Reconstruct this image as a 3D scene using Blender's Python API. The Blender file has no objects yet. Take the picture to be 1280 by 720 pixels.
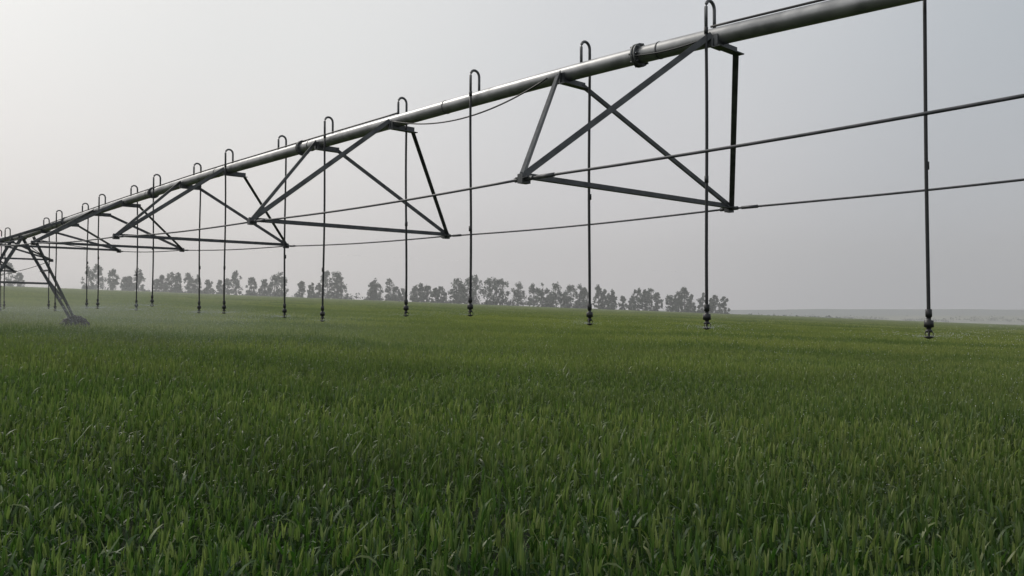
import bpy, math, random
import numpy as np
from mathutils import Vector, Matrix, noise
random.seed(7); rng=np.random.default_rng(7)
S=bpy.context.scene
S.view_settings.view_transform='Standard'; S.view_settings.look='None'; S.view_settings.exposure=0
COL=S.collection
CZ=1.75          # camera height above the soil
U=8.4            # distance unit to first truss
F=1065.0

# ---------------------------------------------------------------- materials
def newmat(name):
    m=bpy.data.materials.new(name); m.use_nodes=True
    nt=m.node_tree; nt.nodes.clear()
    o=nt.nodes.new('ShaderNodeOutputMaterial')
    return m,nt,o
def N(nt,t,**k):
    n=nt.nodes.new(t)
    for a,b in k.items(): setattr(n,a,b)
    return n
def ramp(nt,stops):
    r=N(nt,'ShaderNodeValToRGB'); e=r.color_ramp.elements
    while len(e)<len(stops): e.new(0.5)
    for i,(p,c) in enumerate(stops):
        e[i].position=p; e[i].color=(*c,1)
    return r
def mixc(nt,a,b,f,mode='MIX'):
    m=N(nt,'ShaderNodeMix',data_type='RGBA',blend_type=mode)
    for sock,v in ((m.inputs[0],f),(m.inputs[6],a),(m.inputs[7],b)):
        if isinstance(v,bpy.types.NodeSocket): nt.links.new(v,sock)
        elif isinstance(v,tuple): sock.default_value=(*v,1) if len(v)==3 else v
        else: sock.default_value=v
    return m.outputs[2]
def mth(nt,op,a,b=None):
    m=N(nt,'ShaderNodeMath',operation=op)
    for i,v in enumerate((a,b)):
        if v is None: continue
        if isinstance(v,bpy.types.NodeSocket): nt.links.new(v,m.inputs[i])
        else: m.inputs[i].default_value=v
    return m.outputs[0]

def world_noise(nt,scale,sx=1,sy=1,detail=3,rough=.5):
    g=N(nt,'ShaderNodeNewGeometry'); mp=N(nt,'ShaderNodeMapping')
    mp.inputs['Scale'].default_value=(sx,sy,1)
    mp.inputs['Rotation'].default_value=(0,0,0.12)
    nt.links.new(g.outputs['Position'],mp.inputs[0])
    n=N(nt,'ShaderNodeTexNoise'); n.inputs['Scale'].default_value=scale
    n.inputs['Detail'].default_value=detail; n.inputs['Roughness'].default_value=rough
    nt.links.new(mp.outputs[0],n.inputs['Vector'])
    return n.outputs['Fac']
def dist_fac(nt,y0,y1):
    # aerial haze mixed into base colour, plus paler crop, farther out (world Y)
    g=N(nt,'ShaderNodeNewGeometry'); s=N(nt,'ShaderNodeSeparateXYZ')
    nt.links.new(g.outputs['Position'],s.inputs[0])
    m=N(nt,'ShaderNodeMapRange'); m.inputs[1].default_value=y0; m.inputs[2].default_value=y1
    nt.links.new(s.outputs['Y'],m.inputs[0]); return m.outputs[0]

def mat_wheat():
    m,nt,o=newmat('wheat_leaf')
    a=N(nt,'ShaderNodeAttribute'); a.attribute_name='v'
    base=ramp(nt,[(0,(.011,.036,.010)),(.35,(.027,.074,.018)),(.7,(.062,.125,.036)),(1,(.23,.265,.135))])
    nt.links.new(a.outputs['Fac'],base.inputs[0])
    n1=world_noise(nt,.35,1,2.2)
    r1=ramp(nt,[(.3,(.60,.64,.62)),(.7,(1.35,1.28,1.15))]); nt.links.new(n1,r1.inputs[0])
    c=mixc(nt,base.outputs[0],r1.outputs[0],1.0,'MULTIPLY')
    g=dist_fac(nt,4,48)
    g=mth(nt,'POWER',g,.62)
    c=mixc(nt,c,(.285,.315,.135),mth(nt,'MULTIPLY',g,.85))  # far tint: distance haze painted into the albedo, with pale ears
    n2=world_noise(nt,.05,1,4.5)
    r2=ramp(nt,[(.38,(.64,.73,.64)),(.62,(1.22,1.13,1.05))]); nt.links.new(n2,r2.inputs[0])
    c=mixc(nt,c,r2.outputs[0],.9,'MULTIPLY')
    p=N(nt,'ShaderNodeBsdfPrincipled'); nt.links.new(c,p.inputs['Base Color'])
    p.inputs['Roughness'].default_value=.5; p.inputs['Specular IOR Level'].default_value=.4
    t=N(nt,'ShaderNodeBsdfTranslucent'); 
    tc=mixc(nt,c,(1.2,1.45,.7),1.0,'MULTIPLY'); nt.links.new(tc,t.inputs[0])
    mx=N(nt,'ShaderNodeMixShader'); mx.inputs[0].default_value=.33
    nt.links.new(p.outputs[0],mx.inputs[1]); nt.links.new(t.outputs[0],mx.inputs[2])
    nt.links.new(mx.outputs[0],o.inputs[0]); return m
def mat_ground():
    m,nt,o=newmat('field_soil')
    n1=world_noise(nt,2.5,detail=6)
    r=ramp(nt,[(.3,(.014,.024,.009)),(.7,(.032,.046,.017))]); nt.links.new(n1,r.inputs[0])
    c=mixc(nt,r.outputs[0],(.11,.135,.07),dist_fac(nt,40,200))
    c=mixc(nt,c,(.20,.215,.165),dist_fac(nt,310,700))  # far land greyed in its colour to suggest aerial haze
    n2=world_noise(nt,.004,1,9)
    r2=ramp(nt,[(.42,(.62,.70,.70)),(.58,(1.35,1.27,1.2))]); nt.links.new(n2,r2.inputs[0])
    c=mixc(nt,c,r2.outputs[0],.9,'MULTIPLY')
    p=N(nt,'ShaderNodeBsdfPrincipled'); nt.links.new(c,p.inputs['Base Color']); p.inputs['Roughness'].default_value=.95
    nt.links.new(p.outputs[0],o.inputs[0]); return m
def mat_metal(name,col1,col2,metal,rough,scale=9):
    m,nt,o=newmat(name)
    tc=N(nt,'ShaderNodeTexCoord')
    n=N(nt,'ShaderNodeTexNoise'); n.inputs['Scale'].default_value=scale; n.inputs['Detail'].default_value=6
    nt.links.new(tc.outputs['Object'],n.inputs['Vector'])
    r=ramp(nt,[(.35,col1),(.65,col2)]); nt.links.new(n.outputs[0],r.inputs[0])
    p=N(nt,'ShaderNodeBsdfPrincipled'); nt.links.new(r.outputs[0],p.inputs['Base Color'])
    p.inputs['Metallic'].default_value=metal
    rr=N(nt,'ShaderNodeMapRange'); rr.inputs[3].default_value=rough-.1; rr.inputs[4].default_value=rough+.15
    nt.links.new(n.outputs[0],rr.inputs[0]); nt.links.new(rr.outputs[0],p.inputs['Roughness'])
    b=N(nt,'ShaderNodeBump'); b.inputs['Strength'].default_value=.15; b.inputs['Distance'].default_value=.01
    nt.links.new(n.outputs[0],b.inputs['Height']); nt.links.new(b.outputs[0],p.inputs['Normal'])
    nt.links.new(p.outputs[0],o.inputs[0]); return m
def mat_plain(name,c1,c2,scale,rough=.9,attr=False):
    m,nt,o=newmat(name)
    n=world_noise(nt,scale,detail=5)
    r=ramp(nt,[(.3,c1),(.7,c2)]); nt.links.new(n,r.inputs[0]); c=r.outputs[0]
    if attr:
        a=N(nt,'ShaderNodeAttribute'); a.attribute_name='v'
        r2=ramp(nt,[(0,(.6,.6,.65)),(1,(1.4,1.4,1.35))]); nt.links.new(a.outputs['Fac'],r2.inputs[0])
        c=mixc(nt,c,r2.outputs[0],1.0,'MULTIPLY')
    p=N(nt,'ShaderNodeBsdfPrincipled'); nt.links.new(c,p.inputs['Base Color']); p.inputs['Roughness'].default_value=rough
    nt.links.new(p.outputs[0],o.inputs[0]); return m
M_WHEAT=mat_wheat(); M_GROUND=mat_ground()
M_PIPE=mat_metal('galvanised_pipe',(.22,.225,.23),(.36,.365,.37),.7,.40,5)
M_STEEL=mat_metal('weathered_galvanised_steel',(.075,.078,.082),(.14,.145,.15),.5,.5)
M_ROD=mat_metal('truss_rod_steel',(.055,.06,.065),(.10,.10,.11),.4,.5)
M_HOSE=mat_metal('black_drop_hose',(.014,.015,.016),(.028,.029,.03),0,.5,30)
M_NOZ=mat_metal('nozzle_plastic',(.012,.012,.013),(.03,.03,.03),0,.4,30)
M_TYRE=mat_metal('tyre_rubber',(.02,.02,.02),(.05,.045,.04),0,.8,12)
M_TREE=mat_plain('hazy_tree_foliage',(.050,.075,.050),(.080,.105,.070),.08,.9,True)
M_TRUNK=mat_plain('tree_trunk_bark',(.07,.07,.065),(.10,.095,.09),1.0)
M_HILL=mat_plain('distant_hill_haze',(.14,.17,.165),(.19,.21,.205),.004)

# ---------------------------------------------------------------- terrain
def sstep(a,b,x):
    t=min(1,max(0,(x-a)/(b-a))); return t*t*(3-2*t)
EDGE=300
def terr(x,y):
    yy=min(y,EDGE)
    xx=max(-260,min(260,x))
    z=-.0385*xx+.0062*max(yy,-20)
    z-=.10*math.exp(-(((x+17)/16)**2+((y-30)/20)**2))
    z+=.05*math.sin(x*.31+y*.17)*math.cos(y*.23-x*.11)*(1 if abs(y)<120 else .5)
    if y>EDGE:
        k=sstep(EDGE,EDGE+350,y)
        z=z*(1-k)+(-11+3*noise.noise(Vector((x*.002,y*.002,0))))*k
    return z
def tnormal(x,y,e=.5):
    return Vector((-(terr(x+e,y)-terr(x-e,y))/(2*e),-(terr(x,y+e)-terr(x,y-e))/(2*e),1)).normalized()
def mesh_obj(name,verts,faces,mat,smooth=False,parent=None,link=True):
    me=bpy.data.meshes.new(name); me.from_pydata([tuple(v) for v in verts],[],faces)
    me.materials.append(mat)
    if smooth: me.polygons.foreach_set('use_smooth',[True]*len(me.polygons))
    me.update()
    ob=bpy.data.objects.new(name,me)
    if link: COL.objects.link(ob)
    if parent: ob.parent=parent
    return ob
def axis(lims):
    out=[]
    for a,b,n in lims: out+=list(np.linspace(a,b,n,endpoint=False))
    out.append(lims[-1][1]); return out
xs=axis([(-4000,-400,14),(-400,-80,30),(-80,80,90),(80,400,30),(400,4000,14)])
ys=axis([(-60,0,10),(0,100,70),(100,340,40),(340,900,30),(900,5000,20)])
v=[(x,y,terr(x,y)) for y in ys for x in xs]
nx=len(xs)
f=[(j*nx+i,j*nx+i+1,(j+1)*nx+i+1,(j+1)*nx+i) for j in range(len(ys)-1) for i in range(nx-1)]
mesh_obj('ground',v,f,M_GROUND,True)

# ---------------------------------------------------------------- wheat
def wheat_tile(name,size,n,leaves,segs,wscale,hscale=1.0,ear=.85):
    V=[];Fc=[];A=[]
    def ribbon(p0,az,l,w,th0,th1,seg,val,twist,isear=False):
        b=len(V); d=np.array((math.cos(az),math.sin(az),0)); side0=np.array((-math.sin(az),math.cos(az),0))
        p=np.array(p0,float)
        for i in range(seg+1):
            t=i/seg
            th=th0+(th1-th0)*(t**1.2)
            ww=w*(1-t**2.2)*(.55+.45*min(1,t*4)) if i<seg else 0.0008
            tw=twist*t
            side=side0*math.cos(tw)+np.array((0,0,1))*math.sin(tw)
            V.append(p-side*ww/2);V.append(p+side*ww/2);A.append(val);A.append(val)
            p=p+(d*math.sin(th)+np.array((0,0,1))*math.cos(th))*(l/seg)
        for i in range(seg):
            k=b+2*i; Fc.append((k,k+1,k+3,k+2))
    for s in range(n):
        x=random.uniform(-size/2,size/2); y=random.uniform(-size/2,size/2)
        x=round(x/.16)*.16+random.gauss(0,.03) if size<1.5 else x
        h=random.gauss(.60,.06)*hscale
        az=random.uniform(0,6.283); lean=abs(random.gauss(0,.07))
        tv=random.random()
        dx,dy=math.cos(az)*math.sin(lean),math.sin(az)*math.sin(lean)
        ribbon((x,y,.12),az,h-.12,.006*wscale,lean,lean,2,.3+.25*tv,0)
        if random.random()<ear:
            top=np.array((x+dx*(h-.12),y+dy*(h-.12),h-.02))
            ev=.66+.30*tv; bend=random.choice([.15,.15,.5])
            for q in (0,1.57):
                ribbon(top,az+q,random.uniform(.075,.10),.017*wscale,lean,lean+bend,3,ev,0)
        nl=leaves if isinstance(leaves,int) else random.randint(*leaves)
        for k in range(nl):
            hz=h*(.36+.55*(k+random.random()*.7)/nl)
            la=random.uniform(0,6.283)
            L=random.uniform(.08,.18)
            th0=random.uniform(.15,.7); th1=random.choice([random.uniform(.4,.9),random.uniform(1.6,3.0),random.uniform(1.2,2.6)])
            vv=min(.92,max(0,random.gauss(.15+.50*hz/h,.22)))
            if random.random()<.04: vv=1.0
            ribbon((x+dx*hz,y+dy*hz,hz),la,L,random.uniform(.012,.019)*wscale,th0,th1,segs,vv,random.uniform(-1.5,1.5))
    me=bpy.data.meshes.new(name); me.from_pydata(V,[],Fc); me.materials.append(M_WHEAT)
    at=me.attributes.new('v','FLOAT','POINT'); at.data.foreach_set('value',np.array(A,dtype=np.float32))
    me.polygons.foreach_set('use_smooth',[True]*len(me.polygons)); me.update(); return me
near=[wheat_tile('wheat_near_%d'%i,1.0,260,(3,4),4,1.0) for i in range(6)]
mid=[wheat_tile('wheat_mid_%d'%i,2.0,620,(2,3),3,1.5) for i in range(4)]
far=[wheat_tile('wheat_far_%d'%i,6.0,1500,2,2,4.5) for i in range(3)]
field=bpy.data.objects.new('wheat_field',None); COL.objects.link(field)
def put(me,x,y,sz):
    n=tnormal(x,y,sz/2)
    q=Vector((0,0,1)).rotation_difference(n).to_matrix().to_4x4()
    rot=Matrix.Rotation(random.choice([0,math.pi]) if sz<1.5 else random.randint(0,3)*math.pi/2,4,'Z')
    hs=1+.22*noise.noise(Vector((x*.28,y*.28,3)))+random.uniform(-.02,.02)
    ob=bpy.data.objects.new('wheat_patch',me)
    ob.matrix_world=Matrix.Translation((x,y,terr(x,y)))@q@rot@Matrix.Diagonal((1.04,1.04,hs,1))
    COL.objects.link(ob); ob.parent=field
def band(y0,y1,sz,meshes,margin):
    y=y0+sz/2
    while y<y1:
        hw=.64*y+margin
        nxx=int(math.ceil(hw/sz))
        for i in range(-nxx,nxx+1):
            put(random.choice(meshes),i*sz+random.uniform(-.03,.03),y,sz)
        y+=sz
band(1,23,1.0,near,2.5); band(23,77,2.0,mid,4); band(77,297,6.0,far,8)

# ---------------------------------------------------------------- pivot machine
D=Vector((-.688,.7256,0)); NN=Vector((.7256,.688,0)); P1=Vector((.1506,1,0))*U
def interp(x,tab):
    if x<=tab[0][0]: return tab[0][1]
    for (a,b),(c,d) in zip(tab,tab[1:]):
        if x<=c:
            t=(x-a)/(c-a); return b+(d-b)*t
    return tab[-1][1]
PZ=[(-2.6,.235),(-1.8,.262),(-1.2,.276),(-.6,.281),(-.3,.289),(-.1,.297),(.1,.300),(.35,.299),(.6,.297),(1.19,.291),(1.79,.276),(2.38,.258),(2.68,.245),(3.2,.262),(3.8,.28),(4.5,.285),(5.2,.28)]
def pz(s):
    return sum(interp(s+o,PZ) for o in (-.12,-.06,0,.06,.12))/5
NZ=[(-2.1,.19),(-1.19,.15),(-.596,.139),(0,.132),(.596,.132),(1.19,.145),(1.79,.165),(2.38,.19),(2.98,.19),(3.5,.16),(4.2,.15)]
def P(s,n=0,z=None):
    q=P1+D*(s*U)+NN*n
    q.z=CZ+(pz(s)*U if z is None else z); return q
root=bpy.data.objects.new('center_pivot_irrigator',None); COL.objects.link(root)
class MB:
    def __init__(s): s.v=[];s.f=[]
    def sweep(s,pts,prof,cap=True,up=Vector((0,0,1))):
        b=len(s.v);k=len(prof)
        for i,p in enumerate(pts):
            t=(pts[min(i+1,len(pts)-1)]-pts[max(i-1,0)]).normalized()
            a=t.cross(up)
            if a.length<.05: a=t.cross(NN)
            a.normalize(); c=a.cross(t).normalized()
            for (u,w) in (prof[i] if isinstance(prof[0],list) else prof): s.v.append(p+a*u+c*w)
        if isinstance(prof[0],list): k=len(prof[0])
        for i in range(len(pts)-1):
            for j in range(k):
                s.f.append((b+i*k+j,b+i*k+(j+1)%k,b+(i+1)*k+(j+1)%k,b+(i+1)*k+j))
        if cap:
            s.f.append(tuple(b+j for j in range(k))[::-1]); e=b+(len(pts)-1)*k
            s.f.append(tuple(e+j for j in range(k)))
    def tube(s,pts,r,n=8,cap=True):
        if isinstance(r,(int,float)): r=[r]*len(pts)
        s.sweep(pts,[[(math.cos(6.28318*j/n)*q,math.sin(6.28318*j/n)*q) for j in range(n)] for q in r],cap)
    def angle(s,p0,p1,w=.055,t=.007,up=Vector((0,0,1))):
        s.sweep([p0,p1],[(0,0),(w,0),(w,t),(t,t),(t,w),(0,w)],True,up)
    def box(s,c,ax,ay,az):
        b=len(s.v)
        for i in (-1,1):
            for j in (-1,1):
                for k in (-1,1): s.v.append(c+ax*i+ay*j+az*k)
        for q in ((0,1,3,2),(4,6,7,5),(0,4,5,1),(2,3,7,6),(0,2,6,4),(1,5,7,3)): s.f.append(tuple(b+i for i in q))
    def obj(s,name,mat,smooth=False,parent=root):
        o=mesh_obj(name,s.v,s.f,mat,False,parent)
        if smooth:
            fl=[len(p.vertices)==4 for p in o.data.polygons]; o.data.polygons.foreach_set('use_smooth',fl)
        return o
R=.082
ss=np.arange(-2.6,5.2,.05)
m=MB(); m.tube([P(s) for s in ss],R,24); m.obj('main_pipe',M_PIPE,True)
m=MB()
for s in [-2.1,-1.35,-.62,.0,.78,1.5,2.2,2.68,3.4,4.1]:
    c=P(s); t=(P(s+.01)-P(s-.01)).normalized()
    m.tube([c-t*.028,c-t*.006],R+.035,20); m.tube([c+t*.006,c+t*.028],R+.035,20)
    for j in range(8):
        a=j*math.pi/4; q=c+NN*math.cos(a)*(R+.02)+Vector((0,0,1))*math.sin(a)*(R+.02)
        m.tube([q-t*.05,q+t*.05],.011,6)
for s in np.arange(-2.4,5.0,.39):
    c=P(s+.03); t=(P(s+.04)-P(s+.02)).normalized(); m.tube([c-t*.008,c+t*.008],R+.004,20)
m.obj('pipe_flanges',M_STEEL,True)
W=.1906*U; HA=.108
stations=[-1.79,-1.19,-.596,0,.596,1.19,1.79,2.30,3.05,3.6,4.2]
nodes={}
for i,s in enumerate(stations):
    m=MB()
    tz=interp(s,NZ)*U
    w=W
    L=P(s,-w,tz); Rr=P(s,w,tz); nodes[s]=(L,Rr)
    A=P(s+HA+.01); B=P(s-HA); up=Vector((0,0,1))
    for q,sg in ((A,1),(B,-1)):
        e=.20
        base=q-up*(R+.012)
        m.angle(base-NN*e*.55-up*.03,base+NN*e*1.5-up*.03,.085,.010)
        m.box(q-up*.055,D*.05,NN*(R+.012),up*.05)
        for nd,n0 in ((L,-.12),(Rr,.24)):
            st=q+NN*n0-up*(R+.02)
            if nd is L: st=q-NN*.08-up*.02
            m.angle(st,nd,.055,.007)
    m.angle(L-NN*.05,Rr+NN*.05,.055,.007)
    for nd in (L,Rr):
        m.box(nd+up*.012,D*.075,NN*.035,up*.006); m.box(nd+up*.0,D*.03,NN*.05,up*.04)
        m.tube([nd-D*.11+up*0,nd+D*.11],.022,8)
    m.obj('truss_frame_%02d'%i,M_STEEL)
m=MB()
for side in (0,1):
    for span in ([-1.79,-1.19,-.596,0,.596,1.19,1.79,2.30],[3.05,3.6,4.2]):
        pts=[nodes[s][side] for s in span]
        sg=-1 if side==0 else 1
        if span[0]>2.7: pts=[P(2.74,sg*.15,pz(2.74)*U-.1)]+pts
        else: pts=[P(-2.6,sg*.15,pz(-2.6)*U-.1)]+pts+[P(2.62,sg*.15,pz(2.62)*U-.1)]
        for a,b in zip(pts,pts[1:]):
            k=14; seg=[a.lerp(b,j/k)-Vector((0,0,.03*math.sin(math.pi*j/k))) for j in range(k+1)]
            m.tube(seg,.0115,8)
            mdp=seg[-2]; m.tube([mdp,mdp.lerp(seg[-1],.55)],.018,8)
m.obj('truss_rods',M_ROD,True)
ds=[-1.06,-.86,-.66,-.50,-.318]+[-.103+.195*k for k in range(0,14)]+[2.85+.195*k for k in range(10)]
tips=[]
for k,s in enumerate(ds):
    far_side = (k%2==0)
    sg=1 if far_side else -1
    up=Vector((0,0,1)); a=P(s); off=NN*sg
    hose=MB(); noz=MB()
    lw=.135; hh=.20
    pts=[a+up*(R-.01),a+up*(R+hh*.45)]
    rad=lw/2
    for j in range(0,9):
        th=math.pi*j/8
        pts.append(a+off*(rad-rad*math.cos(th))+up*(R+hh-.03+rad*math.sin(th)))
    zb=[-.167,-.125,-.115,-.03,-.045,-.13,-.09,-.03,-.03][(k-4)] if 4<=k<13 else (-.12 if k<4 else random.uniform(-.06,.10))
    end=a+off*lw; lean=NN*random.uniform(-.02,.01)-D*random.uniform(-.005,.02)
    bot=Vector((end.x,end.y,CZ+zb)); topz=a.z+R
    bot+= lean*1.5
    pts.append(Vector((end.x,end.y,topz-.05)))
    hose.tube(pts,.0155,10)
    hose.obj('gooseneck_%02d'%k,M_STEEL,True)
    h2=MB(); q0=Vector((end.x,end.y,topz-.05)); seg=[]
    ph=random.uniform(0,6)
    for j in range(17):
        t=j/16; p=q0.lerp(bot,t)+NN*.012*math.sin(ph+t*3)*t*(1-t)*4; seg.append(p)
    h2.tube(seg,.0145,8); 
    for t in (.0,random.uniform(.5,.75)):
        c=q0.lerp(bot,t); h2.tube([c+up*.03,c-up*.03],.019,8)
    h2.obj('drop_hose_%02d'%k,M_HOSE,True)
    b=bot
    prof=[(.16,.016),(.155,.024),(.10,.024),(.095,.017),(.075,.017),(.07,.034),(.02,.036),(.015,.018),(0,.018),(-.005,.026),(-.02,.026),(-.022,.008),(-.048,.008),(-.05,.036),(-.056,.038),(-.07,.01)]
    noz.tube([b+up*z for z,_ in prof],[r for _,r in prof],12)
    for j in range(3):
        an=j*2.094; dd=Vector((math.cos(an),math.sin(an),0))
        noz.tube([b+dd*.022-up*.012,b+dd*.034-up*.03,b+dd*.03-up*.052],.004,5)
    noz.obj('sprinkler_nozzle_%02d'%k,M_NOZ,True)
    tips.append(b-up*.055)
m=MB()
def drape(s0,s1,sag,n0=.0,n=24):
    pts=[]
    for j in range(n+1):
        t=j/n; s=s0+(s1-s0)*t
        base=P(s0).lerp(P(s1),t)
        p=P(s,-.02,pz(s)*U+R+.016) if sag==0 else base+Vector((0,0,-R*.3-sag*4*t*(1-t)))-NN*(R+.02)
        pts.append(p)
    return pts
m.tube(drape(.14,.48,.20),.009,6); m.tube(drape(-1.8,-.1,0,n=60),.011,6); m.tube(drape(.48,2.7,0,n=80),.011,6)
m.tube(drape(-.1,.0,.03),.008,6)
m.obj('power_cable',M_HOSE,True)
TS=2.68
def tower(TS):
    up=Vector((0,0,1)); m=MB(); w=1.5
    feet=[]
    for sg in (-1,1):
        g=P(TS,sg*w); gz=terr(g.x,g.y); feet.append(Vector((g.x,g.y,gz+.47)))
    for k,sg in enumerate((-1,1)):
        for d in (-.55,.55):
            top=P(TS,sg*.1)+D*d-up*.05
            m.angle(top,feet[k]+D*d*.25,.085,.01)
        for t in (.35,.65,.9):
            a=(P(TS,sg*.1)+D*.55-up*.05).lerp(feet[k]+D*.14,t); b=(P(TS,sg*.1)-D*.55-up*.05).lerp(feet[k]-D*.14,t)
            m.angle(a,b,.05,.007)
        a=(P(TS,sg*.1)+D*.55).lerp(feet[k]+D*.14,.35); b=(P(TS,sg*.1)-D*.55).lerp(feet[k]-D*.14,.65); m.angle(a,b,.04,.006)
    a=feet[0]; b=feet[1]; m.box((a+b)/2,(b-a)/2,D*.08,up*.08)
    m.angle(a.lerp(P(TS),.5),b.lerp(P(TS),.5),.06,.008)
    m.obj('tower_frame',M_STEEL)
    t=MB()
    for c0 in feet:
        c=c0; n=36
        rings=[(-.10,.32),(-.11,.40),(-.08,.445),(0,.46),(.08,.445),(.11,.40),(.10,.32)]
        b0=len(t.v)
        for i in range(n):
            an=6.28318*i/n
            e=NN*math.cos(an)+up*math.sin(an)
            lug=.03 if i%2 else 0
            for (o,q) in rings: t.v.append(c+D*(.25+o)+e*(q+(lug if q>.44 else 0)))
        kk=len(rings)
        for i in range(n):
            for j in range(kk):
                t.f.append((b0+i*kk+j,b0+((i+1)%n)*kk+j,b0+((i+1)%n)*kk+(j+1)%kk,b0+i*kk+(j+1)%kk))
        t.tube([c+D*.20,c+D*.30],.33,24); t.tube([c+D*.0,c+D*.38],.10,16)
    t.obj('tower_wheels',M_TYRE)
tower(2.68)

# ---------------------------------------------------------------- spray
m_,nt,o=newmat('water_droplets')
p=N(nt,'ShaderNodeBsdfPrincipled'); p.inputs['Roughness'].default_value=.2
nn=N(nt,'ShaderNodeTexNoise'); nn.inputs['Scale'].default_value=4
rr=ramp(nt,[(.3,(.62,.64,.65)),(.7,(.80,.81,.83))]); nt.links.new(nn.outputs[0],rr.inputs[0]); nt.links.new(rr.outputs[0],p.inputs['Base Color'])
nt.links.new(p.outputs[0],o.inputs[0])
V=[];Fc=[]
for i,tp in enumerate(tips):
    jets=[random.uniform(0,6.283) for _ in range(8)]
    for k in range(1500 if i<12 else 1700):
        an=random.choice(jets)+random.gauss(0,.04) if random.random()<.7 else random.uniform(0,6.283)
        vv=random.uniform(4.5,6.5); el=random.gauss(.12,.06); t=.5*random.random()**1.4+.01
        q=tp+Vector((math.cos(an)*math.cos(el)*vv*t*(1-.3*t),math.sin(an)*math.cos(el)*vv*t*(1-.3*t),math.sin(el)*vv*t-4.4*t*t))
        if q.z<terr(q.x,q.y)+.68: continue
        r=random.uniform(.0007,.0020) if i<10 else random.uniform(.0012,.0034)
        b=len(V)
        V+= [q+Vector((r,0,0)),q+Vector((-r*.6,r,0)),q+Vector((-r*.6,-r,0)),q+Vector((0,0,r*1.8)),q-Vector((0,0,r*1.8))]
        Fc+=[(b,b+1,b+3),(b+1,b+2,b+3),(b+2,b,b+3),(b+1,b,b+4),(b+2,b+1,b+4),(b,b+2,b+4)]
mesh_obj('water_spray',V,Fc,m_)
# drifting mist under the far half of the machine (real participating medium)
mm,nt,o=newmat('drifting_mist')
tc=N(nt,'ShaderNodeTexCoord')
sx=N(nt,'ShaderNodeSeparateXYZ'); nt.links.new(tc.outputs['Object'],sx.inputs[0])
def fall(sock,a):
    q=mth(nt,'ABSOLUTE',sock); m_=N(nt,'ShaderNodeMapRange',interpolation_type='SMOOTHSTEP')
    m_.inputs[1].default_value=a; m_.inputs[2].default_value=1; m_.inputs[3].default_value=1; m_.inputs[4].default_value=0
    nt.links.new(q,m_.inputs[0]); return m_.outputs[0]
e=mth(nt,'MULTIPLY',fall(sx.outputs['X'],.2),fall(sx.outputs['Y'],.2))
e=mth(nt,'MULTIPLY',e,fall(sx.outputs['Z'],.0))
gg=N(nt,'ShaderNodeNewGeometry'); nn=N(nt,'ShaderNodeTexNoise'); nn.inputs['Scale'].default_value=.35; nn.inputs['Detail'].default_value=0
nt.links.new(gg.outputs['Position'],nn.inputs['Vector'])
nr=N(nt,'ShaderNodeMapRange'); nr.inputs[1].default_value=.35; nr.inputs[2].default_value=.65; nt.links.new(nn.outputs[0],nr.inputs[0])
e=mth(nt,'MULTIPLY',e,mth(nt,'ADD',nr.outputs[0],.35))
vs=N(nt,'ShaderNodeVolumeScatter'); vs.inputs['Color'].default_value=(.97,.98,.98,1)
nt.links.new(mth(nt,'MULTIPLY',e,.019),vs.inputs['Density']); nt.links.new(vs.outputs[0],o.inputs['Volume'])
c=P(2.9,1.8,0)
mb=MB(); mb.box(Vector((0,0,0)),Vector((1,0,0)),Vector((0,1,0)),Vector((0,0,1)))
mo=mb.obj('water_mist',mm,False,None)
mo.matrix_world=Matrix.Translation((c.x,c.y,terr(c.x,c.y)+1.0))@Matrix.Rotation(math.atan2(D.y,D.x),4,'Z')@Matrix.Rotation(-.032,4,'Y')@Matrix.Diagonal((19,7,1.5,1))
# general air haze over the plain
mh,nt,o=newmat('air_haze')
vs=N(nt,'ShaderNodeVolumeScatter'); vs.inputs['Color'].default_value=(.97,.98,.99,1); vs.inputs['Density'].default_value=.0016
vs.inputs['Anisotropy'].default_value=.3
nt.links.new(vs.outputs[0],o.inputs['Volume'])
mb=MB(); mb.box(Vector((0,350,2)),Vector((2400,0,0)),Vector((0,290,0)),Vector((0,0,45)))
mb.obj('haze',mh,False,None)

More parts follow.
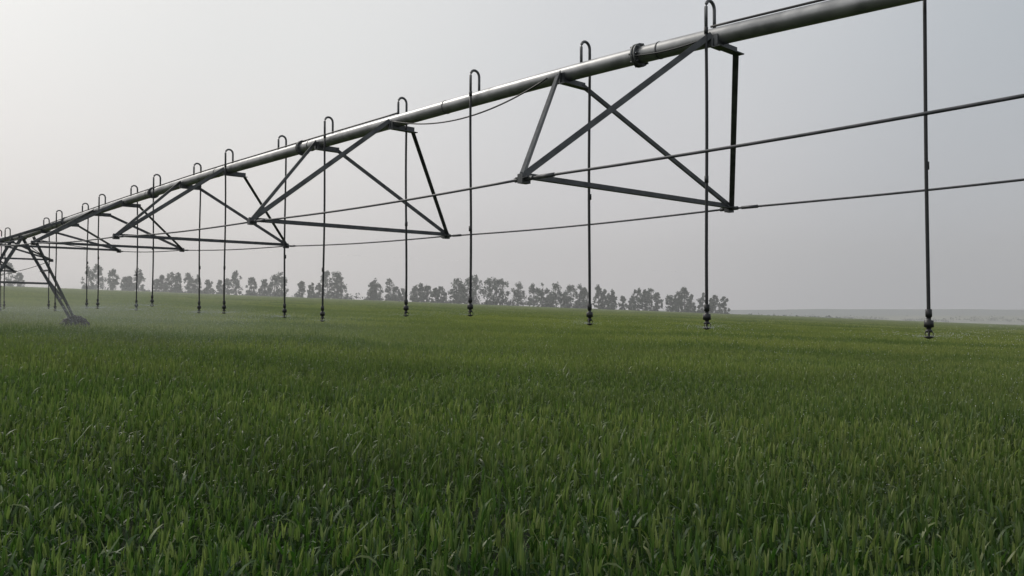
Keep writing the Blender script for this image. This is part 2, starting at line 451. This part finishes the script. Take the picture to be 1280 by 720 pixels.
# ---------------------------------------------------------------- trees
V=[];Fc=[];A=[];TV=[];TF=[]
def leafquad(c,r,val):
    u=Vector(rng.normal(size=3)).normalized(); w=u.cross(Vector(rng.normal(size=3))).normalized()
    b=len(V); a2=random.uniform(.5,1)
    V.extend([c-u*r,c+w*r*a2,c+u*r,c-w*r*a2]); A.extend([val]*4); Fc.append((b,b+1,b+2,b+3))
def tree(x,y,h,w):
    z=terr(x,y)-.2; b=len(TV); n=6
    lx,ly=random.gauss(0,.2),random.gauss(0,.2)
    for i,(t,r) in enumerate(((0,.22),(.3,.15),(.7,.08),(.95,.02))):
        for j in range(n): TV.append(Vector((x+lx*t+r*math.cos(j*1.047),y+ly*t+r*math.sin(j*1.047),z+h*t)))
    for i in range(3):
        for j in range(n): TF.append((b+i*n+j,b+i*n+(j+1)%n,b+(i+1)*n+(j+1)%n,b+(i+1)*n+j))
    pk=random.uniform(.28,.55); sh=random.uniform(.6,1.1)
    ncl=random.randint(38,48)
    for c in range(ncl):
        t=random.uniform(.10,.97)
        prof=(1-((t-pk)/(1.02-pk))**2)**sh if t>pk else (1-((pk-t)/(pk-.02))**2)**.4
        rr=w/2*prof*math.sqrt(random.uniform(.02,1)); an=random.uniform(0,6.283)
        cc=Vector((x+lx*t+rr*math.cos(an),y+ly*t+rr*math.sin(an),z+h*t))
        b=len(TV); base=Vector((x+lx*t,y+ly*t,z+h*max(.1,t-.12)))
        for q,r in ((base,.05),(cc,.015)):
            for j in range(3): TV.append(q+Vector((r*math.cos(j*2.09),r*math.sin(j*2.09),0)))
        for j in range(3): TF.append((b+j,b+(j+1)%3,b+3+(j+1)%3,b+3+j))
        cr=random.uniform(.4,.8)*min(1.2,w/4.2); val=min(1,max(0,random.gauss(.5,.25)))
        for k in range(26):
            d=Vector(rng.normal(size=3)); d=d.normalized()*cr*(random.random()**.45); d.z*=1.15
            leafquad(cc+d,random.uniform(.18,.34),val*.8+.2*random.random())
def px2x(px,y): return (px-640)/F*y
groups=[(-40,30,5),(108,125,2),(138,180,4),(190,226,4),(234,262,3),(270,300,3),(310,318,1),(328,358,3),(374,434,6),
        (458,476,2),(484,556,8),(564,602,4),(608,634,3),(645,655,1),(662,738,8),(742,782,4),(786,828,5),(834,868,4),(872,910,4)]
TY=285
for a,b,n in groups:
    for k in range(n):
        px=a+(b-a)*(k+.5)/n+random.uniform(-3,3)
        y=TY+random.uniform(-7,12)
        h=random.uniform(5.2,9.4)
        if 400<px<434 or a==564 or a==608 or a==108: h=random.uniform(8.5,10.5)
        tree(px2x(px,y),y,h,h*random.uniform(.42,.62))
for k in range(90):
    px=random.uniform(110,910); y=TY+random.uniform(0,8); x=px2x(px,y)
    if any(a-6<px<b+6 for a,b,_ in groups) or random.random()<.2:
        hh=random.uniform(1.0,2.8)
        for q in range(60):
            d=Vector(rng.normal(size=3))*.6; leafquad(Vector((x+d.x*1.6,y+d.y,terr(x,y)+hh*.5+abs(d.z)*hh*.5)),random.uniform(.15,.35),random.random()*.6)
row=mesh_obj('distant_tree_row',V,Fc,M_TREE)
at=row.data.attributes.new('v','FLOAT','POINT'); at.data.foreach_set('value',np.array(A,dtype=np.float32))
tr=mesh_obj('trunks',TV,TF,M_TRUNK,False,row)
M_HEDGE=mat_plain('hazy_hedgerow_foliage',(.05,.07,.05),(.08,.10,.07),.01,.9,True)
V=[];Fc=[];A=[]
for k in range(220):
    if k<120: y=400+random.uniform(0,20); px=random.uniform(905,1060); hh=random.uniform(1.0,2.4)
    else: y=random.uniform(600,900); px=random.choice([random.uniform(925,1320),random.gauss(985,10)]); hh=random.uniform(2,5)
    x=px2x(px,y)
    for q in range(40):
        d=Vector(rng.normal(size=3)); leafquad(Vector((x+d.x*3,y+d.y*3,terr(x,y)+hh*.5+abs(d.z)*hh*.3)),random.uniform(.4,.9),.7)
hr=mesh_obj('distant_hedgerow',V,Fc,M_HEDGE)
at=hr.data.attributes.new('v','FLOAT','POINT'); at.data.foreach_set('value',np.array(A,dtype=np.float32))

# ---------------------------------------------------------------- hills
V=[];Fc=[]
n=160
for j,yy in enumerate((1300,1500,1800)):
    for i in range(n+1):
        x=-2600+5200*i/n
        z=-16 if j==0 else (-9+6*noise.noise(Vector((x*.0022,yy*.01,5)))+2*noise.noise(Vector((x*.012,1,5))) if j==1 else -1+6*noise.noise(Vector((x*.0016,9,2)))+1.5*noise.noise(Vector((x*.01,2,2))))
        V.append((x,yy,z))
for j in range(2):
    for i in range(n): Fc.append((j*(n+1)+i,j*(n+1)+i+1,(j+1)*(n+1)+i+1,(j+1)*(n+1)+i))
mesh_obj('hills',V,Fc,M_HILL,True)

# ---------------------------------------------------------------- light
az=math.radians(-52); el=math.radians(42)
sd=Vector((math.sin(az)*math.cos(el),math.cos(az)*math.cos(el),math.sin(el)))
sl=bpy.data.lights.new('sun','SUN'); sl.energy=1.5; sl.angle=math.radians(14); sl.color=(1,.95,.88)
so=bpy.data.objects.new('sun',sl); so.rotation_euler=sd.to_track_quat('Z','Y').to_euler(); COL.objects.link(so)
w=bpy.data.worlds.new('World'); S.world=w; w.use_nodes=True; nt=w.node_tree; nt.nodes.clear()
o=N(nt,'ShaderNodeOutputWorld'); bg=N(nt,'ShaderNodeBackground'); bg.inputs[1].default_value=.15
sky=N(nt,'ShaderNodeTexSky'); sky.sky_type='NISHITA'; sky.sun_disc=False; sky.sun_elevation=el; sky.sun_rotation=az
sky.dust_density=8; sky.air_density=1; sky.ozone_density=1
tc=N(nt,'ShaderNodeTexCoord'); 
dp=N(nt,'ShaderNodeVectorMath',operation='DOT_PRODUCT'); g=Vector((-.80,.35,.48)).normalized(); dp.inputs[1].default_value=g
nrm=N(nt,'ShaderNodeVectorMath',operation='NORMALIZE'); nt.links.new(tc.outputs['Generated'],nrm.inputs[0]); nt.links.new(nrm.outputs[0],dp.inputs[0])
mr=N(nt,'ShaderNodeMapRange'); mr.inputs[1].default_value=-1; mr.inputs[2].default_value=1; nt.links.new(dp.outputs['Value'],mr.inputs[0])
r=ramp(nt,[(.25,(2.5,2.7,2.9)),(.48,(3.1,3.35,3.6)),(.66,(4.25,4.35,4.5)),(.84,(5.2,5.25,5.22)),(1,(6.4,6.4,6.3))])
r.color_ramp.interpolation='EASE'
nt.links.new(mr.outputs[0],r.inputs[0])
sp=N(nt,'ShaderNodeSeparateXYZ'); nt.links.new(nrm.outputs[0],sp.inputs[0])
hz=N(nt,'ShaderNodeMapRange'); hz.inputs[1].default_value=0; hz.inputs[2].default_value=.28; hz.inputs[3].default_value=1; hz.inputs[4].default_value=0
nt.links.new(sp.outputs['Z'],hz.inputs[0])
c=mixc(nt,r.outputs[0],(1.07,1.01,1.0),hz.outputs[0],'MULTIPLY')
c=mixc(nt,c,sky.outputs[0],.05)
nt.links.new(c,bg.inputs[0]); nt.links.new(bg.outputs[0],o.inputs[0])

# ---------------------------------------------------------------- camera
cd=bpy.data.cameras.new('camera'); cd.sensor_width=36; cd.lens=F/1280*36; cd.clip_start=.05; cd.clip_end=20000
co=bpy.data.objects.new('camera',cd); co.location=(0,0,CZ)
co.rotation_euler=(math.radians(90)+math.atan(25/F),0,0)
COL.objects.link(co); S.camera=co
